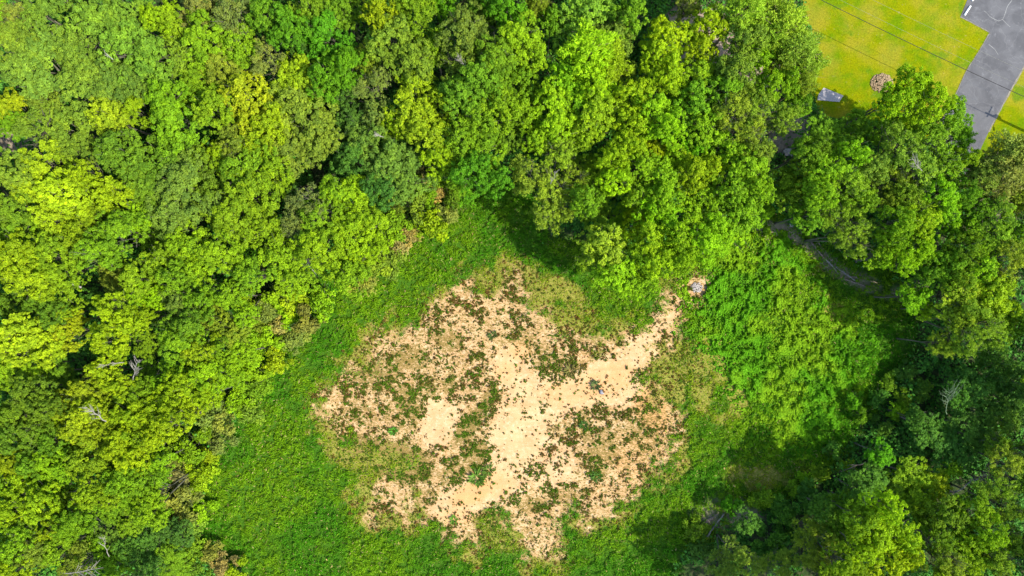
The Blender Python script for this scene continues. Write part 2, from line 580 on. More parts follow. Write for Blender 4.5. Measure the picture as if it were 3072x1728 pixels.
def trunk(name, lc, zc, r0=.19, mat=None, nl=9, base=0.0, lean=.4, sub=2, bottom=.58):
    b = MB()
    top = Vector((0, 0, zc))
    rr = random.Random(len(name) * 7 + int(zc * 10))
    n = 6
    off = [Vector((rr.uniform(-lean, lean) * i / n, rr.uniform(-lean, lean) * i / n, 0)) for i in range(n + 1)]
    pts = [Vector((0, 0, -.3)) + (top - Vector((0, 0, -.3))) * (i / n) + off[i] * .5 for i in range(n + 1)]
    b.tube(pts, [r0 * (1 - .7 * i / n) * (1.25 if i == 0 else 1) for i in range(n + 1)], 7)
    order = list(range(len(lc)))
    rr.shuffle(order)
    for k in order[:nl]:
        e = Vector(lc[k])
        t = rr.uniform(bottom, .95)
        s0 = pts[0].lerp(pts[-1], t)
        s0 = pts[min(n, int(t * n))].lerp(pts[min(n, int(t * n) + 1)], t * n - int(t * n)) if t < 1 else pts[-1]
        mid = s0.lerp(e, .5) + Vector((rr.uniform(-.3, .3), rr.uniform(-.3, .3), rr.uniform(-.1, .4)))
        rb = r0 * .42
        b.tube([s0, mid, e], [rb, rb * .6, rb * .25], 5)
        for j in range(sub):
            e2 = e + Vector((rr.uniform(-1, 1), rr.uniform(-1, 1), rr.uniform(.1, .9)))
            b.tube([mid.lerp(e, rr.uniform(.2, .8)), e2], [rb * .35, rb * .12], 4)
    return b.mesh(name, mat or M_bark, True)


def pine_crown(name, R=2.7, zc=12.5, zr=3.2, ntuft=620, nneedle=10):
    d = rdir(ntuft, -.3)
    q = rng.uniform(.3, 1, ntuft) ** .5
    ang = np.arctan2(d[:, 1], d[:, 0])
    irr = 1 + .25 * np.sin(5 * ang + rng.uniform(0, 6)) + .15 * np.sin(9 * ang)
    cc = d * q[:, None] * np.array([R, R, zr]) * np.stack([irr, irr, np.ones(ntuft)], -1)
    cc[:, 2] += zc
    ci = np.repeat(np.arange(ntuft), nneedle)
    nd = rdir(len(ci), -.2)
    n = len(ci)
    Cn = cc[ci] + nd * rng.uniform(.1, .34, n)[:, None]
    Nn = np.cross(nd, rng.normal(size=nd.shape)) + np.array([0, 0, .5])
    L = rng.uniform(.28, .5, n)
    vs = leaves(Cn, Nn, L, L * .28, 0.02, upvec=nd * 2)
    cr = rng.uniform(0, 1, ntuft)
    me = npmesh(name, vs, np.arange(4 * n), 4, [M_leaf], fattr={'rnd': .6 * cr[ci] + .4 * rng.uniform(0, 1, n), 'hue': np.clip(.3 + .4 * cr[ci] * rng.uniform(0, 1, n), 0, 1)})
    return me, cc[rng.integers(0, ntuft, 26)]


PROTO = {}
for i in range(6):      # rounded broadleaf crowns
    me, lc = crown('crown', nlobe=24 + i, zr=2.4 + .15 * i, lobe=(.7, 1.2), hollow=.35 + .05 * i)
    PROTO.setdefault('a', []).append((me, trunk('trunk', lc, 11.0), 12.5, 3.0))
for i in range(3):      # plumed crowns with upright shoots
    me, lc = crown('crown', nlobe=44, zr=2.3, lobe=(.34, .52), lz=3.4, nclump=13, nleaf=12, csize=.27, fill=.45, hollow=.2)
    PROTO.setdefault('f', []).append((me, trunk('trunk', lc, 11.0, nl=16), 12.5, 3.0))
for i in range(3):      # fine-leaved crowns, more open
    me, lc = crown('crown', nlobe=32, zr=2.6, lobe=(.55, .9), nclump=12, nleaf=16, csize=.30, leaf=(.15, .27), fill=.4, spread=.45, hollow=.4)
    PROTO.setdefault('c', []).append((me, trunk('trunk', lc, 11.2, nl=20, sub=4), 12.5, 3.0))
for i in range(3):      # pines
    me, lc = pine_crown('crown')
    PROTO.setdefault('p', []).append((me, trunk('trunk', lc, 14.5, .2, M_pinebark, nl=22, lean=.2, sub=1, bottom=.6), 12.5, 2.7))
for i in range(3):      # shrubs
    me, lc = crown('crown', R=1.7, zc=1.3, zr=1.1, nlobe=12, lobe=(.45, .75), nclump=10, nleaf=14, csize=.32, leaf=(.2, .36), fill=.5, spread=.5)
    PROTO.setdefault('s', []).append((me, trunk('stem', lc, 1.3, .07, nl=8, bottom=.1, lean=.15), 1.6, 1.7))

COL = {'Y': ((.235, .325, .010), 'bright yellow-green'), 'y': ((.205, .315, .007), 'yellow-green'), 'L': ((.158, .280, .009), 'light green'),
       'G': ((.120, .225, .012), 'mid green'), 'S': ((.092, .250, .008), 'vivid green'), 'B': ((.070, .170, .020), 'dark blue-green'),
       'b': ((.135, .225, .024), 'grey-green'), 'O': ((.175, .215, .038), 'dull olive'), 'o': ((.165, .245, .020), 'olive green'), 'T': ((.27, .235, .075), 'tan, half withered')}

# crowns surveyed on a 3 x 2 grid of panels: x,y,radius,colour[,type]; type f plumed, c fine, p pine, s shrub; L = lower tree
P1 = """40,80,95Oc 240,90,150b 60,200,100o 230,330,170b 100,340,110b 480,120,150b 620,220,140b 760,300,120b 380,260,120b 430,420,130b 560,400,110b 680,430,100b 620,60,110b
790,80,90y 900,130,100L 1010,60,110O 1180,80,130Oc 900,270,120oc 1050,200,120L 1200,230,110L 1330,290,90Oc 1130,330,100o 980,370,100L
1440,140,110S 1640,180,120S 1560,40,100G 1690,40,90G 1650,380,110S 1540,260,80B 1320,60,90G 540,590,125Yf 40,540,90Y 690,560,75y 180,620,110oc 330,640,110o 60,620,80L 220,500,90o
830,500,115L 1000,470,115L 900,620,130L 1060,560,100L 1240,470,120Y 1480,430,120Y 1480,350,90Y 1350,620,110y 1500,560,150o 1250,600,90Y 1600,680,120o 1450,750,140o 1290,720,90y 1180,700,90o
600,760,115G 800,830,150G 930,960,150b 680,880,120G 870,1060,140b 740,970,110G 1000,830,110G 1070,1000,110G
230,830,135Yf 320,960,140Yf 140,940,120Yf 260,1080,120Yf 560,980,110yf 490,1090,120y 420,880,90yf 40,860,100o 380,760,80o
1230,820,140L 1250,970,140L 1180,1100,110L 1110,780,80y 1360,880,100L 1550,1020,100Oc 1490,1140,90Oc 1340,1150,90L 1430,950,70BL
60,1060,100G 120,1180,110L 70,1290,120y 250,1290,125L 380,1200,110y 480,1260,100L 610,1160,100L 690,1080,80y 150,1400,110y 330,1390,90L
940,1230,115y 1010,1340,100y 1120,1270,105L 800,1320,90Y 1400,1290,105L 1230,1250,80SL 700,1410,90Y 880,1400,90L 1620,1250,120y 1600,1110,110L 1690,960,90L 1480,1400,90L 570,1390,80oL 1260,1390,90L 770,1200,80GL"""
P2 = """30,60,90G 190,80,90y 370,60,110L 500,30,80S 250,200,130o 360,310,110o 120,290,80o 150,440,100Oc 160,560,60O 620,170,120b 720,60,100G 840,30,100S 900,200,120L 780,290,110G 600,310,110oc 460,240,100L
700,400,110G 870,400,100L 950,280,80L 600,480,110G 800,540,110L 690,590,120L 370,430,100Y 340,570,110Y 500,520,85Y 430,670,100Y 480,790,85y 270,620,70y 20,330,90S 40,460,80B
120,700,110b 60,800,90B 250,830,130b 330,910,110b 190,950,100B 600,700,110L 720,760,110L 660,860,110S 760,900,90S 570,880,80LL 840,690,80G 880,560,90L 60,600,90B 230,700,80BL
985,30,55op 1060,110,80G 1250,70,140b 1180,180,110b 1380,170,110b 1460,70,90G 1250,270,115yp 1340,330,90yp 1130,400,100L 1280,420,110y 1180,510,120L 1290,560,110L 1060,520,100L 960,500,80G 1100,620,100L 1000,680,90L 1410,350,75bL 1230,650,100L
1640,170,95y 1590,270,85Y 1650,380,105y 1480,480,100y 1570,560,100L 1460,610,100y 1650,640,85L 1440,720,90y 1700,500,80LL
1100,760,95oc 940,880,95oc 1060,950,110oc 1170,900,80oc 1050,1080,100oc 1130,1040,70oc 1370,790,85y 1380,900,85y 1500,830,90L 1570,750,65y 1600,890,100L 1620,990,85L 1500,970,85L 1230,1010,85G 1280,1090,80GL 1240,860,90GL 1300,980,80GL 1640,760,70GL
1680,800,80L 1490,1120,80yL 1370,1170,65LL 1640,1100,100L 1560,1060,80L 1330,1250,110o 1250,1310,80Gc 1380,1360,105L 1450,1420,85L 1535,1420,80L 1550,1220,100L 1600,1310,95L 1490,1330,95GL 1690,1210,90L 1440,1060,70LL
50,990,110y 120,1090,105y 50,1170,110y 230,1200,75ys 60,1290,105y 150,1250,75y 40,1400,90L
420,910,60Ts 480,970,60Ts 380,1060,80os 450,1130,80ys 300,1050,70os 530,1070,60Os 340,1180,60Ts 290,1240,60Ts 240,1300,80os 380,960,70Gs 560,990,60Gs 150,1330,80os 270,1130,80Ls 480,900,60Ls 620,980,60Ss 210,1080,60Gs 110,1400,80Os 440,1020,60Ls"""
P3 = """30,30,80Oc 150,130,95y 90,240,85y 10,200,80Y 60,380,100L 300,60,100op 420,40,90op 510,130,95op 340,190,100b 280,330,100b 380,270,90L 440,180,80op 560,240,95op 625,320,75op 480,330,65op 600,430,50op 540,420,80L 200,440,90G 60,500,100G 380,540,110oc 250,560,110oc 320,640,110oc 130,620,110L 520,600,85oc 440,440,80L 590,520,70G
380,740,100oc 230,760,100L 80,740,80S 330,850,105L 150,850,75y 60,880,90y 250,950,105L 370,950,85L 300,1060,110L 390,1080,55LL 120,1020,100L 40,1100,100L 180,1140,95L 260,1180,80yL 90,1230,100L 0,1300,75L 180,1240,60LL
1080,500,90y 1160,430,95y 1240,520,95y 1020,650,85GL 1150,600,90LL 1350,580,90G 1420,630,70Gc 1380,710,100Gc 1250,700,110Gc 1110,740,110bc 1440,810,70L 1330,850,100Gc 1190,860,115bc 870,620,70GL
700,650,75GL 800,700,95GL 850,780,85L 640,770,85G 600,860,75o 720,860,100G 560,1000,95G 640,1080,80G 510,900,65G 700,970,90G 820,930,100oc 900,1000,90G 770,1050,85oc 860,1110,100oc 880,1220,75oc 800,1180,75oc 950,850,90b 1050,900,100oc 1020,1010,75oc 1140,1000,100Gc 1290,980,90L 1200,1100,95L 1080,1120,85L 1320,1070,80L 680,730,70G
1190,1240,80y 1110,1290,85y 1010,1270,80L 1060,1190,70L 1640,790,100Op 1690,820,100Op 1560,850,75Op 1600,900,95Op 1500,900,75Op 1690,960,85op 1500,1050,90G 1600,1090,105oc 1450,1150,100L 1560,1200,105oc 1440,1250,90G 1350,1330,95G 1490,1330,105L 1640,1300,105oc 1260,1370,75G 1400,1420,90G 1570,1430,100L 1690,1180,80G 1420,980,70G 1650,1010,60Op"""
P6 = """1170,50,80L 1230,110,55LL 1390,40,105o 1540,50,115L 1500,170,115oc 1600,240,85oc 1450,260,90oc 1320,285,75oc 1640,120,75L 1700,180,65G 1400,160,75o
1600,430,100BL 1480,490,95BL 1690,480,85BL 1640,560,80BL 1400,540,70BL 1620,660,80bL 1690,620,75BL 1550,630,65BL 1240,720,90BL 1340,790,90BL 1180,660,55BL 1410,860,80BL 1440,700,80BL 1500,760,80BL 1560,340,70BL
1590,790,75Gc 1620,870,95oc 1690,960,105oc 1590,1000,85oc 1700,840,80Gc 1000,840,65SL 1360,910,50LL 1150,950,95LL 1260,1000,90yL 1080,1000,75GL 1190,1060,85LL 950,960,85BL 890,1010,75BL
1030,1110,90y 900,1180,85L 990,1220,105y 1100,1240,95y 920,1330,95y 1050,1370,105y 1150,1350,75y 780,1150,90GL 700,1110,70BL 850,1090,70GL 1350,1150,95G 1480,1130,90L 1540,1240,90y 1420,1270,90L 1480,1350,90L 1290,1280,90Gc 1240,1180,75GL 1340,1400,100oc 1650,1120,80oc 1690,1280,80oc 1600,1370,90oc 1440,1440,80L
240,1320,70ocL 330,1400,85ocL 620,1210,70ocL 620,1330,95ocL 710,1260,85ocL 490,1390,75ocL 730,1400,90ocL 190,1410,70ocL 550,1280,65Bs 820,1270,80GL 800,1380,85L 330,1180,65BL 60,1210,60Gs 450,1250,70Bs 420,1330,70Bs 850,1430,80L 90,1310,60Bs 250,1090,50Ss 620,1060,80Bs 500,1120,70Bs 400,1050,55Gs 860,560,45Ss 900,640,45Gs 980,560,50Bs 1040,480,45Gs 760,820,45Bs 700,930,45Gs 610,960,40Ls 560,1000,45Gs 1010,700,50Bs 1080,620,50Gs 830,900,45Gs 1130,420,50Bs 1200,500,55Bs 1120,560,50Gs"""
P4 = """60,80,80G 190,60,70G 250,130,80G 700,30,75y 800,50,70y 340,120,65Y 450,60,65BL 560,100,90yf 630,190,105yf 720,150,70y 540,260,95y 90,230,115Yf 190,220,105Yf 60,310,95Yf 230,310,105Yf 330,250,85Yf 370,160,55Yf
900,90,95b 960,190,85G 1000,60,85L 1150,40,75L 1080,160,75o 1180,230,75o 900,260,95L 1000,310,90y 1230,140,65L 800,150,60BL 1120,300,70L 740,300,70LL
1260,50,80ys 1350,110,75Os 1500,60,90ys 1560,150,75Os 1330,190,65os 1280,250,65Ls 1420,200,65Ts 1420,30,75Ls 1620,60,80Ls 1460,130,70ys 1380,260,70ys 1480,260,65Os
280,430,85GL 150,400,80L 50,430,90L 530,430,85Y 470,510,80Y 590,490,60Y 410,540,85Y 320,580,75Y 540,570,75Y 450,630,85Y 390,700,95Y 350,780,80y 490,750,85Y 570,680,75Y 640,640,85y 270,660,70y
130,520,90G 210,590,80G 80,640,85G 160,700,95G 60,760,85G 250,780,75G 700,540,80L 720,450,70GL 800,480,85L 870,550,90y 950,490,100y 1040,420,95y 1140,420,85y 1200,330,80y 1290,360,75ys 900,410,75L 1040,540,75y 750,640,95y 850,680,90y 690,740,85y 610,800,95y 790,740,75y 950,620,60Y 640,560,70L
1080,640,80Os 1140,690,65Os 1200,570,70ys 1300,500,75Ls 1260,620,65os 1120,510,70Ls 1230,450,70ys 1400,370,65ys 1340,440,60Ls 1050,730,60Ls 1110,780,60Os
450,880,110L 550,870,90L 670,860,85y 350,900,75L 620,960,85L 710,960,85L 780,880,80L 50,890,80y 80,990,100y 180,1000,100y 300,970,95L 200,1100,100y 60,1110,90y 340,1080,80L 400,1150,85L 440,1030,85L 540,1040,75L 570,1120,70GL 660,1060,80L 740,1130,85L 770,1040,70L 160,880,80G 240,880,80L
980,800,80Ls 1050,840,60ys 900,830,55Gs 880,880,55Os 930,950,70Ts 1040,920,70ys 920,1040,90Os 950,1110,80Os 860,1150,80os 970,1190,75os 1020,1120,60ys 800,960,60GL 1000,980,55ys 850,1020,60Gs
100,1190,90Gc 260,1230,75y 340,1200,75L 60,1290,90L 200,1290,90oc 140,1350,85oc 90,1420,85y 290,1330,85L 410,1280,80GL 370,1400,90oc 480,1350,90LL 570,1400,80LL 520,1250,80bL 650,1190,70LL 700,1260,80BL 640,1330,80BL 770,1300,75BL 830,1230,70BL 860,1340,80LL 880,1410,80LL 980,1290,65Gs 910,1240,65BL 740,1390,80BL 1000,1390,65Gs 950,1400,60os 1130,1390,60Ts 1190,1430,55ys 1070,1330,55Os"""

trees = []
for txt, oxp, oyp in ((P1, 0, 0), (P2, 858.67, 0), (P3, 1717.33, 0), (P4, 0, 724.5), (P6, 1717.33, 724.5)):
    for t in txt.split():
        mm = re.match(r'(-?\d+),(-?\d+),(\d+)([A-Za-z])([a-z]?)(L?)$', t)
        if not mm:
            raise ValueError(t)
        x, y, r, c, ty, low = mm.groups()
        ty = ty or 'a'
        trees.append([oxp + int(x) / 2, oyp + int(y) / 2, int(r) / 2, c, ty, bool(low)])
0 and print('TREES', len(trees), 'shrubs', sum(1 for t in trees if t[4] == 's'))

used = set()
WORD = {'a': 'broadleaf tree', 'f': 'plumed tree', 'c': 'fine-leaved tree', 'p': 'pine', 's': 'shrub'}
COLW = ['at the left edge', 'far left', 'left', 'left of centre', 'in the centre', 'right of centre', 'right', 'far right', 'at the right edge']
ROWW = ['top edge', 'upper part', 'upper middle', 'middle', 'lower middle', 'lower part', 'bottom edge']


def direction(du, dv):
    a = math.degrees(math.atan2(-dv, du)) % 360
    return ['right of', 'above right of', 'above', 'above left of', 'left of', 'below left of', 'below', 'below right of'][int((a + 22.5) // 45) % 8]


def make_label(g):
    u, v, rr, c, ty, low = g[0]
    size = 'large ' if (len(g) > 1 or rr > 58) else ('small ' if rr < 38 else '')
    cw = 'at the left edge' if u < 60 else 'at the right edge' if u > 2516 else COLW[1 + min(6, int((u - 60) / 2456 * 7))]
    rw = 'top edge' if v < 50 else 'bottom edge' if v > 1400 else ROWW[1 + min(4, int((v - 50) / 1350 * 5))]
    head = '%s%s %s' % (size, COL[c][1].replace('tan, half withered', 'withered tan'), WORD[ty])
    lm = [(1250, 1050, 'the sand'), (2040, 880, 'the vines'), (2240, 160, 'the lawn'), (1750, 715, 'the gravel heap'), (2480, 150, 'the driveway'), (2478, 1192, 'the fallen tree'), (1780, 1320, 'the log pile'),
          (205, 723, 'the bleached log'), (770, 665, 'the bleached branches'), (1180, 600, 'the top of the clearing'), (2110, 670, 'the brush line'), (330, 920, 'the white forked branch')]
    cand = []
    near = sorted(((o[0][0] - u) ** 2 + (o[0][1] - v) ** 2, o) for o in groups if o is not g)[:14]
    for d_, o in near:
        nb = '%s %s' % (COL[o[0][3]][1].replace('tan, half withered', 'withered tan'), {'a': 'crown', 'f': 'plumed crown', 'c': 'fine-leaved crown', 'p': 'pine', 's': 'shrub'}[o[0][4]])
        cand.append('%s %s, just %s the %s' % (cw, rw, direction(u - o[0][0], v - o[0][1]), nb))
    ls = [(math.hypot(a - u, b - v), t_, a, b) for a, b, t_ in lm]
    ls.sort()
    if ls[0][0] < 170:
        cand.insert(0, 'just %s %s' % (direction(u - ls[0][2], v - ls[0][3]), ls[0][1]))
    for q in cand:
        lab = (head + ' ' + q) if not q.startswith(('left', 'right', 'far')) else head + ', ' + q
        lab = lab.replace('edge top edge', 'edge, top corner').replace('edge bottom edge', 'edge, bottom corner').replace('centre top', 'centre, top')
        if lab not in used and len(lab.split()) <= 16:
            used.add(lab)
            return lab
    print('LABEL2', head)
    for q in cand:
        for q2 in cand:
            lab = (head + ', ' + q.split(', ')[-1] + ' and ' + q2.split(', ')[-1]).replace('just ', '')
            if lab not in used and len(lab.split()) <= 16:
                used.add(lab)
                return lab
    return lab


# neighbouring lobes of one colour belong to one tree
pool = list(trees)
pool.sort(key=lambda t: (t[0] // 120, t[1]))
groups = []
taken = [False] * len(pool)
pairs = []
for i in range(len(pool)):
    for k in range(i + 1, len(pool)):
        a, b_ = pool[i], pool[k]
        if a[3] == b_[3] and a[4] == b_[4] and a[5] == b_[5] and a[4] in 'afc':
            dd_ = math.hypot(a[0] - b_[0], a[1] - b_[1])
            if dd_ < 92:
                pairs.append((dd_, i, k))
pairs.sort()
for _, i, k in pairs:
    if not taken[i] and not taken[k]:
        taken[i] = taken[k] = True
        groups.append([pool[i], pool[k]])
groups += [[pool[i]] for i in range(len(pool)) if not taken[i]]
print('THINGS', len(groups), 'broad', sum(g[0][4] in 'afc' for g in groups))


def plant(g):
    e = None
    for n_, (u, v, rr, c, ty, low) in enumerate(g):
        protos = PROTO[ty]
        if n_ == 0:
            cm, tm, zt, R0 = protos[random.randrange(len(protos))]
            if ty == 's':
                zs = random.uniform(.8, 1.3)
            elif low:
                zs = random.uniform(.5, .62)
            else:
                zs = random.uniform(.92, 1.18) * (1.0 if rr > 42 else .88)
        else:
            cm = protos[random.randrange(len(protos))][0]
            zs *= random.uniform(.93, 1.03)
        zc = zt * zs
        k = (H - zc) / H
        x, y = float(gx(u) * k), float(gy(v) * k)
        sc = rr / PX * k * 1.13 / R0
        if n_ == 0:
            e = bpy.data.objects.new({'p': 'pine_tree', 's': 'shrub'}.get(ty, 'broadleaf_tree'), None)
            C.objects.link(e)
            x0, y0 = x, y
            e.location = (x, y, float(zat(np.array([x]), np.array([y]))[0]))
            e.empty_display_size = .5
            tag(e, make_label(g), 'shrub' if ty == 's' else 'tree', {'p': 'pines by the lawn', 's': 'shrubs along the edge of the clearing'}.get(ty, 'trees of the wood'))
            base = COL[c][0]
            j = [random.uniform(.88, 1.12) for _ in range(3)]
            gq = random.uniform(.88, 1.14) * (1.32 if (u > 1300 and v < 900) else 1.15 if u > 1600 else 1.04)  # random tone per tree; right-hand crowns coloured lighter to lift their shaded sides
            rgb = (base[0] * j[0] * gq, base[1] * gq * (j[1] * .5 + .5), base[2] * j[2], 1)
        co = bpy.data.objects.new('crown', cm)
        C.objects.link(co)
        co.parent = e
        co.location = (x - x0, y - y0, 0)
        co.rotation_euler = (0, 0, random.uniform(0, 6.28))
        co.scale = (sc, sc, zs * (1 if ty != 's' else sc))
        q = random.uniform(.94, 1.06)
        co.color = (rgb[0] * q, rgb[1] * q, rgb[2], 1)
        to = bpy.data.objects.new('stem' if ty == 's' else 'trunk', tm)
        C.objects.link(to)
        to.parent = e
        dx, dy = (x - x0), (y - y0)
        L_ = math.hypot(dx, dy)
        to.rotation_euler = (0, math.atan2(L_, zc) if n_ else 0, math.atan2(dy, dx) if n_ else random.uniform(0, 6.28))
        to.scale = (sc, sc, zs * (1 if ty != 's' else sc) * (math.hypot(L_, zc) / zc if n_ else 1))


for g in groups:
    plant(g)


def bake_wood():
    """the wood goes on past the frame: one mesh"""
    rg = random.Random(4)
    V_, T_, R_, Hh = [], [], [], []
    for (u0, v0, u1, v1, n) in ((-190, -120, -190, 1560, 18), (-150, -200, 1930, -200, 20), (-300, -200, -300, 1560, 18), (-150, -310, 1930, -310, 20), (-75, -40, -75, 1500, 18), (-40, -85, 1950, -85, 20), (2670, 520, 2670, 1500, 13), (2770, 600, 2770, 1540, 9), (-40, 1540, 420, 1540, 6), (1850, 1540, 2640, 1540, 11), (1900, 1620, 2640, 1620, 8)):
        for i in range(n):
            t = (i + .5) / n
            u = u0 + (u1 - u0) * t + rg.uniform(-15, 15)
            v = v0 + (v1 - v0) * t + rg.uniform(-15, 15)
            rr = rg.uniform(44, 56)
            ty = rg.choice('aac')
            cm, tm, zt, R0 = PROTO[ty][rg.randrange(3)]
            zs = rg.uniform(1.05, 1.3)
            k = (H - zt * zs) / H
            sc = rr / PX * k * 1.2 / R0
            a = rg.uniform(0, 6.28)
            nv = len(cm.vertices)
            co = np.empty(nv * 3, np.float32)
            cm.vertices.foreach_get('co', co)
            co = co.reshape(-1, 3)
            c_, s_ = math.cos(a), math.sin(a)
            V_.append(np.stack([(co[:, 0] * c_ - co[:, 1] * s_) * sc + gx(u) * k, (co[:, 0] * s_ + co[:, 1] * c_) * sc + gy(v) * k, co[:, 2] * zs], -1))
            nf = len(cm.polygons)
            for nm, L_ in (('rnd', R_), ('hue', Hh)):
                b_ = np.empty(nf, np.float32)
                cm.attributes[nm].data.foreach_get('value', b_)
                L_.append(b_)
            base = np.array(COL[rg.choice('LGGoyb')][0])
            T_.append(np.tile(base, (nf, 1)))
    V_ = np.concatenate(V_)
    me = npmesh('surrounding_wood', V_, np.arange(len(V_)), 4, [M_cover], fattr={'rnd': np.concatenate(R_), 'hue': np.concatenate(Hh)}, fcol=np.concatenate(T_))
    tag(link('surrounding_wood', me), 'green wood carrying on past the edges of the photo', 'wood', kind='stuff')


bake_wood()


# ------------------------------------------------------------------ ground cover
def scatter(n, x0=-78, x1=78, y0=-45, y1=45):
    return rng.uniform(x0, x1, n), rng.uniform(y0, y1, n)


def cover(name, label, cat, x, y, z, nrm, L, Wd, tint, rnd, hue, up=None, droop=.15):
    Cn = np.stack([x, y, z], -1)
    vs = leaves(Cn, nrm, L, Wd, droop, up)
    n = len(x)
    me = npmesh(name, vs, np.arange(4 * n), 4, [M_cover], fattr={'rnd': rnd, 'hue': hue}, fcol=tint)
    o = link(name, me)
    tag(o, label, cat, kind='stuff')
    return o


def uv_of(x, y):
    return x * PX + 1288, 724.5 - y * PX


# grass of the clearing
x, y = scatter(1300000)
u, v = uv_of(x, y)
m = masks(u, v)
dens = np.clip(m['clr'] * (1 - m['lawn']) * (1 - m['sand']) * (1 - .75 * m['vine']) * (1 - .9 * m['dirt']) * (1 - .5 * m['dry']), 0, 1)
clump = fbm(x, y, .7, 51, 3)
keep = rng.uniform(0, 1, len(x)) < dens ** 1.5 * (.25 + 1.5 * sstep(.35, .6, clump))
x, y, clump = x[keep], y[keep], clump[keep]
dry = m['dry'][keep]
n = len(x)
print('GRASS', n)
flow = fbm(x, y, 3.0, 61, 2) * 9.0
d = np.stack([np.cos(flow), np.sin(flow), np.full(n, .55)], -1) + rng.normal(size=(n, 3)) * np.array([.55, .55, .35])
d[:, 2] = np.abs(d[:, 2])
d /= np.linalg.norm(d, axis=1, keepdims=True)
L = rng.uniform(.25, .6, n) * (1 - .5 * dry)
hgt = .35 * sstep(.3, .65, clump) * (1 - dry)
nr = np.cross(d, rng.normal(size=(n, 3)))
nr[:, 2] = np.abs(nr[:, 2]) + .25
big = fbm(x, y, 7, 71, 3)
lush = np.array([.044, .165, .003])
lush2 = np.array([.108, .220, .003])
dryc = np.array([.215, .25, .008])
tan = np.array([.42, .31, .12])
w1 = sstep(.42, .62, big)[:, None]
tint = lush * (1 - w1) + lush2 * w1
dw = np.clip(dry * 1.1 + rng.normal(0, .15, n), 0, 1)[:, None]
tint = tint * (1 - dw) + dryc * dw
tw = (rng.uniform(0, 1, n) < .03 + .16 * dry)[:, None]
tint = np.where(tw, tan * rng.uniform(.5, 1, n)[:, None], tint)
cover('grass', 'tall bright green grass filling the clearing around the sand', 'grass', x, y, zat(x, y) + hgt + L * d[:, 2] * .5, nr, L, rng.uniform(.05, .11, n) * 1.2,
      tint, np.clip(.5 * sstep(.3, .7, clump) + .5 * rng.uniform(0, 1, n), 0, 1), np.clip(rng.normal(.35, .15, n), 0, 1), up=d * 3)

# broad leaved vines on the right side of the clearing
x, y = scatter(700000, 22, 56, -26, 12)
u, v = uv_of(x, y)
m = masks(u, v)
cl = fbm(x, y, .85, 81, 3)
keep = rng.uniform(0, 1, len(x)) < m['vine'] * .55 * (.15 + 1.4 * sstep(.38, .58, cl)) * (1 - .5 * m['dry'])
keep &= np.hypot(u - 1752, v - 723) > 26
x, y, cl = x[keep], y[keep], cl[keep]
n = len(x)
print('VINES', n)
vm = m['vine'][keep] ** 2
z = zat(x, y) + .5 * vm * sstep(.32, .68, cl) + rng.uniform(0, .25, n)
e = .12
gxn = (sstep(.32, .68, fbm(x + e, y, .85, 81, 3)) - sstep(.32, .68, cl)) / e
gyn = (sstep(.32, .68, fbm(x, y + e, .85, 81, 3)) - sstep(.32, .68, cl)) / e
nr = np.stack([-gxn, -gyn, np.ones(n) * 1.6], -1) + rng.normal(size=(n, 3)) * .45
big = fbm(x, y, 5, 91, 3)
w1 = sstep(.4, .65, big)[:, None]
tint = np.array([.095, .26, .006]) * (1 - w1) + np.array([.175, .31, .008]) * w1
cover('vine_tangle', 'bright leafy vines heaped over the ground right of the sandy patch', 'vines', x, y, z, nr, rng.uniform(.22, .42, n), rng.uniform(.18, .32, n), tint,
      np.clip(.4 * sstep(.35, .65, cl) + .6 * rng.uniform(0, 1, n), 0, 1), np.clip(rng.normal(.4, .2, n), 0, 1))

# undergrowth on the floor of the wood
x, y = scatter(420000, -80, 80, -46, 46)
u, v = uv_of(x, y)
m = masks(u, v)
cl = fbm(x, y, 2.6, 101, 4)
keep = rng.uniform(0, 1, len(x)) < (1 - m['clr']) * (1 - m['lawn']) * (1 - .95 * m['dirt']) * sstep(.30, .48, cl)
x, y, cl = x[keep], y[keep], cl[keep]
n = len(x)
print('UNDER', n)
z = zat(x, y) + 3.2 * sstep(.42, .75, cl) * rng.uniform(.5, 1, n) + rng.uniform(0, .4, n)
nr = np.array([0, 0, 1.0]) + rng.normal(size=(n, 3)) * .5
tint = np.array([.065, .19, .022]) * (1 + .7 * rng.uniform(-1, 1, n)[:, None] * np.array([.6, .3, .4]))
cover('undergrowth', 'dark green undergrowth on the floor of the wood between the trees', 'undergrowth', x, y, z, nr, rng.uniform(.3, .6, n), rng.uniform(.2, .42, n), tint,
      rng.uniform(0, 1, n), np.clip(rng.normal(.35, .2, n), 0, 1))

# weeds scattered over the sand
x, y = scatter(200000, -32, 28, -42, 6)
u, v = uv_of(x, y)
m = masks(u, v)
cl = fbm(x, y, .9, 111, 4)
big = fbm(x, y, 5.0, 117, 3)
edge = sstep(.0, .6, m['dry']) * (1 - m['sand']) * m['clr'] * .12
pr = edge + m['sand'] * np.clip((.30 + .85 * sstep(.36, .60, big)) * (1 - .93 * m['clean']) + .75 * m['band'], 0, 1.0) * (.05 + 1.3 * sstep(.45, .62, cl)) * .6
keep = rng.uniform(0, 1, len(x)) < pr
x, y = x[keep], y[keep]
bd = m['band'][keep]
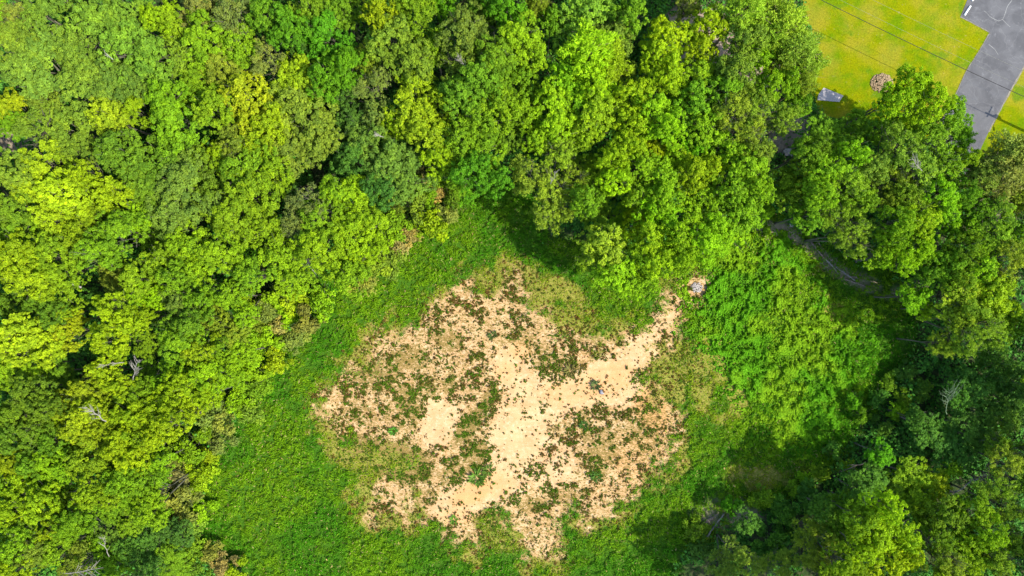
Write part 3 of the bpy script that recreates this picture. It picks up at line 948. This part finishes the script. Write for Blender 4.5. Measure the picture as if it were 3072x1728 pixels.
# a few lone tufts on the clean sand
x2, y2 = scatter(700, -32, 28, -42, 6)
u2, v2 = uv_of(x2, y2)
m2 = masks(u2, v2)
k2 = m2['sand'] > .6
x = np.concatenate([x, x2[k2]])
y = np.concatenate([y, y2[k2]])
bd = np.concatenate([bd, m2['band'][k2]])
n0 = len(x)
print('WEEDS', n0)
per = 9
size = np.clip(rng.lognormal(-.42, .48, n0), .25, 2.2)
ti = np.repeat(np.arange(n0), per)
n = len(ti)
a = rng.uniform(0, 2 * np.pi, n)
rad = rng.uniform(.02, .13, n) * size[ti]
px, py = x[ti] + np.cos(a) * rad, y[ti] + np.sin(a) * rad
d = np.stack([np.cos(a), np.sin(a), rng.uniform(.2, 1.2, n)], -1)
nr = np.array([0, 0, 1.0]) + d * .4 + rng.normal(size=(n, 3)) * .35
g1 = np.array([.060, .075, .006])
g2 = np.array([.065, .125, .005])
br = np.array([.115, .065, .014])
q = rng.uniform(0, 1, n0)
tn = np.where((q < .38)[:, None], br, np.where((q < .8)[:, None], g1, g2))
tn = tn * (1 - bd[:, None]) + (np.where((q < .3)[:, None], g1, g2)) * bd[:, None]
cover('sand_weeds', 'small dark weed tufts scattered across the pale bare sand', 'weeds', px, py, zat(px, py) + .04 + .14 * size[ti] * rng.uniform(0, 1, n), nr,
      rng.uniform(.10, .24, n) * size[ti], rng.uniform(.06, .12, n) * size[ti], tn[ti], rng.uniform(0, 1, n), np.clip(rng.normal(.4, .2, n), 0, 1), up=d)

# ------------------------------------------------------------------ lawn side: driveway, slabs, wires
def sheet(name, pts, z, mat, kind='structure'):
    me = bpy.data.meshes.new(name)
    me.from_pydata([(p[0], p[1], z) for p in pts], [], [tuple(range(len(pts)))])
    me.materials.append(mat)
    me.update()
    return tag(link(name, me), kind=kind)


def asphalt_mat():
    m, nt, out = new_mat('old_asphalt')
    P = N(nt, 'ShaderNodeNewGeometry').outputs['Position']
    n1 = noise(nt, P, .35, 5, .6, .6)
    n2 = noise(nt, P, 9, 3, .6)
    col = mixc(nt, ramp(nt, n1, .35, .65), (.050, .050, .053), (.078, .078, .081))
    col = mixc(nt, mth(nt, 'MULTIPLY', ramp(nt, noise(nt, P, 1.0, 5, .6, 1.5), .58, .72), .4), col, (.14, .14, .143))
    vo = N(nt, 'ShaderNodeTexVoronoi', feature='DISTANCE_TO_EDGE')
    vo.inputs['Scale'].default_value = .22
    wv = N(nt, 'ShaderNodeVectorMath', operation='ADD')
    nn = N(nt, 'ShaderNodeTexNoise')
    nn.inputs['Scale'].default_value = .8
    nt.links.new(P, nn.inputs['Vector'])
    nt.links.new(P, wv.inputs[0])
    nt.links.new(nn.outputs['Color'], wv.inputs[1])
    nt.links.new(wv.outputs[0], vo.inputs['Vector'])
    col = mixc(nt, mth(nt, 'MULTIPLY', ramp(nt, vo.outputs['Distance'], .012, .004), .07), col, (.30, .30, .29))
    col = mixc(nt, 1.0, col, mth(nt, 'MULTIPLY_ADD', n2, .35, .82), 'MULTIPLY')
    p = N(nt, 'ShaderNodeBsdfPrincipled')
    nt.links.new(col, p.inputs['Base Color'])
    p.inputs['Roughness'].default_value = .9
    nt.links.new(p.outputs[0], out.inputs[0])
    return m


M_asph = asphalt_mat()
M_conc = simple_mat('pale_concrete', (.26, .24, .235), (.34, .31, .305), 1.2, .9, .1)
M_edge = simple_mat('dusty_edge', (.09, .085, .06), (.20, .18, .14), 2, .95, .3)
drive = [src(*p)[:2] for p in [(2960, -140), (2881, 50), (2969, 98), (2938, 152), (2897, 215), (2866, 285), (2760, 480), (2895, 545), (2966, 395), (3014, 304), (3075, 195), (3220, -140)]]
sheet('driveway', drive[::-1], .03, M_asph)


def strip(name, pts, w, z, mat, wob=.0):
    b = []
    n = len(pts)
    L_, R_ = [], []
    dense = []
    for i in range(n - 1):
        a, c = Vector(pts[i]), Vector(pts[i + 1])
        k = max(1, int((c - a).length / .5))
        for j in range(k):
            dense.append(a.lerp(c, j / k))
    dense.append(Vector(pts[-1]))
    rr = random.Random(int(w * 1000) + n)
    for i, p in enumerate(dense):
        d = (dense[min(i + 1, len(dense) - 1)] - dense[max(i - 1, 0)]).normalized()
        q = Vector((-d.y, d.x))
        o = rr.uniform(-wob, wob)
        ww = w * .5 * rr.uniform(.5, 1.3)
        L_.append(p + q * (ww + o))
        R_.append(p - q * (ww - o))
    vs = [(p.x, p.y, z) for p in L_] + [(p.x, p.y, z) for p in R_]
    m_ = len(dense)
    fs = [(i, m_ + i, m_ + i + 1, i + 1) for i in range(m_ - 1)]
    me = bpy.data.meshes.new(name)
    me.from_pydata(vs, [], fs)
    me.materials.append(mat)
    me.update()
    return tag(link(name, me), kind='structure')


strip('driveway_edge', [src(*p)[:2] for p in [(2881, 50), (2969, 98)]], .16, .036, M_edge, .03)
strip('driveway_edge', [src(*p)[:2] for p in [(2969, 98), (2938, 152), (2897, 215), (2866, 285)]], .12, .036, M_edge, .03)
strip('driveway_edge', [src(*p)[:2] for p in [(3075, 195), (3014, 304), (2966, 395)]], .22, .036, M_edge, .04)
M_seal = simple_mat('crack_filler', (.14, .14, .135), (.20, .20, .19), 3, .9, .1)
strip('asphalt_crack', [src(*p)[:2] for p in [(3045, -20), (3020, 25), (3008, 58), (2995, 64), (2978, 57), (2952, 32)]], .10, .036, M_seal, .08)
strip('asphalt_crack', [src(*p)[:2] for p in [(3008, 58), (3020, 72), (3030, 82)]], .12, .036, M_seal, .06)
strip('asphalt_crack', [src(*p)[:2] for p in [(2965, 135), (2985, 148), (2994, 165)]], .10, .036, M_seal, .08)
0 and strip('asphalt_stain', [src(*p)[:2] for p in [(2920, 18), (2940, 32), (2955, 58)]], .30, .034, M_seal, .15)
sheet('concrete_slab', [src(*p)[:2] for p in [(2471, 263), (2530, 287), (2518, 306), (2452, 300), (2455, 284)]][::-1], .03, M_conc)
sheet('gravel_track', [src(*p)[:2] for p in [(2330, 222), (2380, 212), (2410, 232), (2340, 255)]][::-1], .02, M_conc)


def parking_stop(a, b, label):
    a, b = Vector(a), Vector(b)
    d = (b - a)
    Ln = d.length
    ang = math.atan2(d.y, d.x)
    w, h = .30, .22
    prof = [(-w / 2, 0), (w / 2, 0), (w * .28, h), (-w * .28, h)]
    vs, fs = [], []
    for xx, s in ((0, .8), (.06, 1), (Ln - .06, 1), (Ln, .8)):
        for (p, q) in prof:
            vs.append((xx, p * s, q * (s if q else 1)))
    for i in range(3):
        for k in range(4):
            fs.append((i * 4 + k, i * 4 + (k + 1) % 4, (i + 1) * 4 + (k + 1) % 4, (i + 1) * 4 + k))
    fs += [(3, 2, 1, 0), (12, 13, 14, 15)]
    e = bpy.data.objects.new('parking_stop', None)
    C.objects.link(e)
    e.location = (a.x, a.y, .03)
    e.rotation_euler = (0, 0, ang)
    tag(e, label, 'parking stop', 'white parking stops on the asphalt pad')
    me = bpy.data.meshes.new('block')
    me.from_pydata(vs, [], fs)
    me.materials.append(M_white)
    me.update()
    link('block', me, e)
    bb = MB()
    for xx in (Ln * .2, Ln * .8):
        bb.tube([(xx, 0, h - .02), (xx, 0, h + .015)], .03, 8)
    link('anchor_bolt', bb.mesh('bolt', M_metal), e)


parking_stop(src(2892, 47)[:2], src(2910, 19)[:2], 'white parking stop at the left corner of the asphalt pad')
parking_stop(src(2915, 4)[:2], src(2933, -24)[:2], 'white parking stop cut by the top edge of the photo')

# utility pole just past the right edge and its wires
px0, py0 = 75.9, 22.6
e = bpy.data.objects.new('utility_pole', None)
C.objects.link(e)
e.location = (px0, py0, 0)
tag(e, 'wooden utility pole whose shadow falls across the driveway by the lawn', 'utility pole')
wd = Vector((math.cos(math.radians(-26)), math.sin(math.radians(-26)), 0))     # along the wires
wp = Vector((-wd.y, wd.x, 0))
b = MB().tube([(0, 0, -.5), (0, 0, 4), (0, 0, 8.6)], [.22, .19, .15], 10)
link('pole', b.mesh('pole', M_brown, True), e)
b = MB().tube([tuple(wp * -.5 + Vector((0, 0, 8.1))), tuple(wp * 1.2 + Vector((0, 0, 8.1)))], .07, 4)
link('crossarm', b.mesh('crossarm', M_brown), e)
b = MB().tube([(.32, .1, 6.2), (.32, .1, 6.35), (.32, .1, 7.1), (.32, .1, 7.2)], [.18, .25, .25, .16], 12)
b.tube([(.22, .1, 7.2), (.22, .1, 7.45)], .04, 6)
link('transformer', b.mesh('transformer', M_metal, False), e)
b = MB().tube([(0, 0, 6.6), (-.1, -1.0, 6.9), (-.1, -1.7, 6.95)], .045, 6)
b.tube([(-.1, -1.5, 6.9), (-.1, -2.0, 6.86)], [.12, .15], 8)
link('lamp_arm', b.mesh('lamp_arm', M_metal, False), e)
for k in (-.4, .4, 1.1):
    q = wp * k + Vector((0, 0, 8.17))
    b = MB().tube([tuple(q), tuple(q + Vector((0, 0, .06))), tuple(q + Vector((0, 0, .14)))], [.05, .06, .035], 8)
    link('insulator', b.mesh('insulator', M_stone, True), e)


def wire(k, r, mat, label, sag=.9):
    st = Vector((px0, py0, 8.3)) + wp * k
    en = st - wd * 62
    b = MB()
    pts = []
    for i in range(33):
        t = i / 32
        p = st.lerp(en, t)
        p.z -= sag * 4 * t * (1 - t)
        pts.append(tuple(p))
    b.tube(pts, r, 5)
    o = link('power_line', b.mesh('wire', mat, True))
    tag(o, label, 'power line', 'overhead lines above the lawn')


wire(-.1, .04, M_wire, 'thick black overhead cable crossing the lawn and driveway')
wire(1.05, .012, M_alu, 'thin pale overhead wire close above the black cable')
wire(3.0, .012, M_alu, 'thin pale overhead wire farthest from the black cable')

# ------------------------------------------------------------------ heaps, logs, dead wood
def heap(name, cxy, r, n, mat, label, cat, h=.5, sr=(.08, .2)):
    b = MB()
    rr = random.Random(int(cxy[0] * 10))
    z0 = float(zat(np.array([cxy[0]]), np.array([cxy[1]]))[0])
    for i in range(n):
        a = rr.uniform(0, 6.28)
        q = r * math.sqrt(rr.random())
        zz = h * (1 - (q / r) ** 2)
        b.stone((cxy[0] + q * math.cos(a), cxy[1] + q * math.sin(a) * .85, z0 + zz + rr.uniform(-.02, .05)), rr.uniform(*sr), .6, i)
    ring = MB()
    o = link(name, b.mesh(name, mat))
    tag(o, label, cat)


heap('rubble_heap', src(2645, 250)[:2], 1.65, 420, M_tanstone, 'round tan heap of broken stone at the lower edge of the lawn', 'rubble heap', .45)
heap('gravel_heap', src(2090, 862)[:2], .85, 150, M_stone, 'small pale gravel heap at the top end of the sandy track', 'gravel heap', .25, (.06, .14))
for (sx, sy, r, lab, nm, mt) in ((1803, 1176, .36, 'dark grey rock on the bare sand below the weed clump', 'rock', M_dark_stone),
                                 (2360, 458, .75, 'pale grey boulder showing between the crowns left of the lawn woods', 'boulder', M_stone),
                                 (2372, 674, .4, 'pale stone on the shaded ground right of the vines', 'rock', M_stone),
                                 (718, 1232, .35, 'small white rock at the left edge of the clearing', 'rock', M_stone)):
    b = MB()
    c = src(sx, sy)
    z0 = float(zat(np.array([c[0]]), np.array([c[1]]))[0])
    b.stone((c[0], c[1], z0 + r * .4), r, .7, sx)
    b.stone((c[0] + r * .7, c[1] - r * .5, z0 + r * .2), r * .5, .6, sx + 1)
    tag(link(nm, b.mesh(nm, mt)), lab, 'rock')


def weed_clump(cxy, R, label, col, blades=70, hh=.7):
    n = blades
    a = rng.uniform(0, 6.28, n)
    q = R * rng.uniform(0, .6, n)
    dr = np.stack([np.cos(a), np.sin(a), rng.uniform(.4, 1.4, n)], -1)
    dr /= np.linalg.norm(dr, axis=1, keepdims=True)
    L = R * rng.uniform(.7, 1.3, n)
    cn = np.stack([q * np.cos(a), q * np.sin(a), np.zeros(n)], -1) + dr * L[:, None] * .5
    nr = np.cross(dr, np.stack([-np.sin(a), np.cos(a), np.zeros(n)], -1)) + rng.normal(size=(n, 3)) * .2
    vs = leaves(cn, nr, L, L * .16 + .03, .12, dr * 4)
    me = npmesh('leaves', vs, np.arange(4 * n), 4, [M_cover], fattr={'rnd': rng.uniform(0, 1, n), 'hue': rng.uniform(.2, .6, n)}, fcol=np.tile(np.array(col), (n, 1)))
    z0 = float(zat(np.array([cxy[0]]), np.array([cxy[1]]))[0])
    tag(link('weed_clump', me, None, (cxy[0], cxy[1], z0)), label, 'weed', 'larger weeds standing on the sand')


for (sx, sy, R, lab, col) in ((1786, 1155, .75, 'dark round weed clump beside the grey rock', (.07, .10, .03)),
                              (1432, 1432, 1.1, 'spiky star-shaped weed at the lower middle of the sand', (.09, .17, .02)),
                              (1465, 1410, .8, 'smaller spiky weed right beside the star-shaped weed', (.09, .15, .02)),
                              (1362, 1558, .6, 'round green weed at the bottom tip of the orange sand', (.10, .20, .02)),
                              (1788, 1428, .7, 'solid dark green weed in the lower right of the sand', (.06, .13, .02)),
                              (1478, 1005, .6, 'dark weed tuft high in the middle of the sand', (.06, .09, .02)),
                              (1180, 1293, .6, 'bright green weed near the left side of the sand', (.08, .22, .02)),
                              (1712, 1112, .9, 'ring-shaped brown weed above the clean sand track', (.13, .12, .03)),
                              (1750, 1275, .6, 'dark green weed right of the middle of the sand', (.05, .11, .02))):
    weed_clump(src(sx, sy)[:2], R, lab, col)


def dead_branch(name, root, tip, z0, z1, label, mat, r=.10, forks=9, spread=.5, seed=1, cat='dead branch'):
    rr = random.Random(seed)
    r *= .65
    a = Vector(dd(*root, z0))
    c = Vector(dd(*tip, z1))
    b = MB()
    n = 6
    pts = [a.lerp(c, i / n) + Vector((rr.uniform(-.15, .15), rr.uniform(-.15, .15), rr.uniform(-.1, .1))) * (1 if 0 < i < n else 0) * (c - a).length * .25 for i in range(n + 1)]
    b.tube([tuple(p) for p in pts], [r * (1 - .8 * i / n) for i in range(n + 1)], 6)
    Ln = (c - a).length
    d0 = (c - a).normalized()
    forks = int(forks * 1.5)
    for k in range(forks):
        t = rr.uniform(.2, .95)
        i = min(n - 1, int(t * n))
        s = pts[i].lerp(pts[i + 1], t * n - i)
        side = Vector((-d0.y, d0.x, 0)) * rr.choice((-1, 1))
        l = Ln * spread * rr.uniform(.4, 1) * (1.1 - t * .5)
        m1 = s + (d0 * .6 + side * .6 + Vector((0, 0, rr.uniform(-.1, .3)))) * l * .5
        e2 = m1 + (d0 * .8 + side * rr.uniform(.1, .7) + Vector((0, 0, rr.uniform(-.1, .3)))) * l * .5
        b.tube([tuple(s), tuple(m1), tuple(e2)], [r * .5, r * .32, r * .12], 5)
        for _ in range(2):
            q = s.lerp(m1, rr.uniform(.4, 1))
            b.tube([tuple(q), tuple(q + (d0 * .5 + side * rr.uniform(-.6, .9) + Vector((0, 0, rr.uniform(0, .3)))) * l * .45)], [r * .25, r * .08], 4)
    o = link(name, b.mesh(name, mat, True))
    tag(o, label, cat)


DB = [('dead_branch', (795, 690), (752, 640), 7, 8.5, 'bleached bare branches tangled at the left edge of the clearing', M_dead, .13, 14, .7),
      ('dead_branch', (335, 955), (345, 905), 13, 15, 'white forked bare branches beside a dark gap in the left wood', M_dead, .12, 12, .7),
      ('dead_branch', (312, 912), (250, 918), 13, 15, 'thin white branch lying leftward next to the forked bare branches', M_dead, .1, 8, .5),
      ('dead_branch', (268, 1060), (212, 1020), 15, 16, 'pale bare branch among bright yellow crowns in the left wood', M_dead, .11, 10, .6),
      ('fallen_log', (205, 723), (165, 708), 12.5, 13, 'short bleached log showing at the far left of the wood', M_dead, .22, 1, .2),
      ('dead_shrub', (478, 1195), (482, 1155), 1.0, 2.0, 'bleached skeleton of a dead shrub left of the tall grass', M_dead, .08, 16, .8),
      ('dead_branch', (150, 1440), (260, 1428), 13, 14, 'long bare fallen branches at the bottom left of the photo', M_dead, .13, 10, .5),
      ('dead_branch', (275, 1400), (255, 1345), 13, 14.5, 'forked pale branch above the long fallen branches at bottom left', M_dead, .09, 7, .5),
      ('dead_branch', (905, 78), (885, 65), 8, 9, 'bare twigs in a dark gap near the top of the wood', M_dead, .1, 9, .8),
      ('bare_tree', (2382, 1042), (2385, 975), 8, 11.5, 'spindly grey-green bare tree in the deep shade at right', M_moss, .09, 14, .9),
      ('fallen_tree', (2403, 1238), (2478, 1192), 7, 9.5, 'bleached fallen tree with torn roots at the lower right', M_dead, .17, 5, .4),
      ('fallen_branch', (2178, 1162), (2098, 1190), 6.0, .6, 'brown fallen branch reaching out of the lower right trees', M_brown, .13, 5, .4),
      ('dead_branch', (1385, 465), (1400, 430), 14, 15.5, 'pale bare twigs inside the olive tree above the clearing', M_dead, .07, 9, .6),
      ('dead_branch', (2320, 430), (2290, 395), 14.5, 15.5, 'thin pale twigs inside the grey-green tree near the lawn', M_dead, .07, 12, .8),
      ('dead_branch', (965, 345), (940, 338), 14, 15, 'small white bare twigs on the grey-green tree above the clearing', M_dead, .08, 8, .9),
      ('dead_branch', (285, 150), (262, 130), 16, 16.5, 'curved white branch in the grey-green crowns at top left', M_dead, .09, 4, .6),
      ('dead_branch', (1180, 175), (1150, 140), 15.5, 16.5, 'bare grey twigs in the upper middle of the wood', M_dead, .07, 10, .6),
      ('fallen_log', (1365, 40), (1370, 75), 9, 5, 'upright bare trunk in a dark gap at the top of the wood', M_brown, .2, 2, .2)]
for i, q in enumerate(DB):
    dead_branch(q[0], q[1], q[2], q[3], q[4], q[5], q[6], q[7], q[8], q[9], seed=i + 3, cat=q[0].replace('_', ' '))

# roots of the fallen tree
b = MB()
rr = random.Random(9)
c0 = Vector(dd(2403, 1238, 7))
for k in range(22):
    a = Vector((rr.uniform(-1, .6), rr.uniform(-1, .5), rr.uniform(-.5, .5))) * 1.0
    b.tube([tuple(c0), tuple(c0 + a * .6), tuple(c0 + a + Vector((rr.uniform(-.3, .3), rr.uniform(-.4, .2), 0)))], [.07, .045, .02], 5)
ft = bpy.data.objects.get('fallen_tree')
link('root_mass', b.mesh('roots', M_brown, True), ft)


def log(p, q, r, label, mat, name='fallen_log', z=.15, seed=0, z2=None):
    rr = random.Random(seed)
    a, c = Vector(dd(*p)), Vector(dd(*q))
    pts = []
    n = 8
    for i in range(n + 1):
        t = a.lerp(c, i / n)
        t.x += rr.uniform(-.09, .09)
        t.y += rr.uniform(-.09, .09)
        t.z = float(zat(np.array([t.x]), np.array([t.y]))[0]) + z + r
        pts.append(tuple(t))
    b = MB().tube(pts, [r * (1 - .45 * i / n) for i in range(n + 1)], 8)
    for k in range(3):
        i = rr.randrange(2, n)
        s = Vector(pts[i])
        b.tube([tuple(s), tuple(s + Vector((rr.uniform(-.7, .7), rr.uniform(-.7, .7), rr.uniform(.1, .4))))], [r * .4, r * .15], 5)
    tag(link(name, b.mesh(name, mat, True)), label, 'log', 'logs on the ground')


LG = [((2038, 608), (2075, 655), .13, 'upper end log of the long line of brush right of the vines', M_brown),
      ((2050, 600), (2098, 668), .09, 'thin pole beside the upper log of the brush line', M_brown),
      ((2072, 650), (2112, 690), .12, 'pale log in the middle of the long brush line', M_dead),
      ((2100, 672), (2150, 706), .12, 'long pale log low in the brush line right of the vines', M_dead),
      ((2120, 700), (2190, 728), .10, 'lowest log of the brush line beside the bare dirt', M_brown),
      ((2090, 640), (2135, 700), .08, 'thin brown stick crossing the brush line', M_brown),
      ((2130, 694), (2205, 712), .08, 'thin stick at the far lower end of the brush line', M_brown),
      ((2150, 660), (2185, 645), .16, 'thick grey log at the foot of the trees right of the brush line', M_dead),
      ((2162, 672), (2185, 666), .11, 'short grey log just below the thick grey log', M_dead),
      ((1735, 1345), (1790, 1300), .16, 'left brown log of the pile at the bottom right of the clearing', M_brown),
      ((1742, 1352), (1800, 1296), .13, 'middle log of the pile at the bottom right of the clearing', M_brown),
      ((1775, 1350), (1822, 1288), .14, 'right greyish log of the pile at the bottom of the clearing', M_dead),
      ((1760, 1318), (1808, 1290), .10, 'thin top log of the pile at the bottom of the clearing', M_brown),
      ((1800, 1330), (1835, 1298), .10, 'short log at the right end of the bottom pile', M_brown)]
for i, (p, q, r, lab, mt) in enumerate(LG):
    log(p, q, r, lab, mt, seed=i + 50)
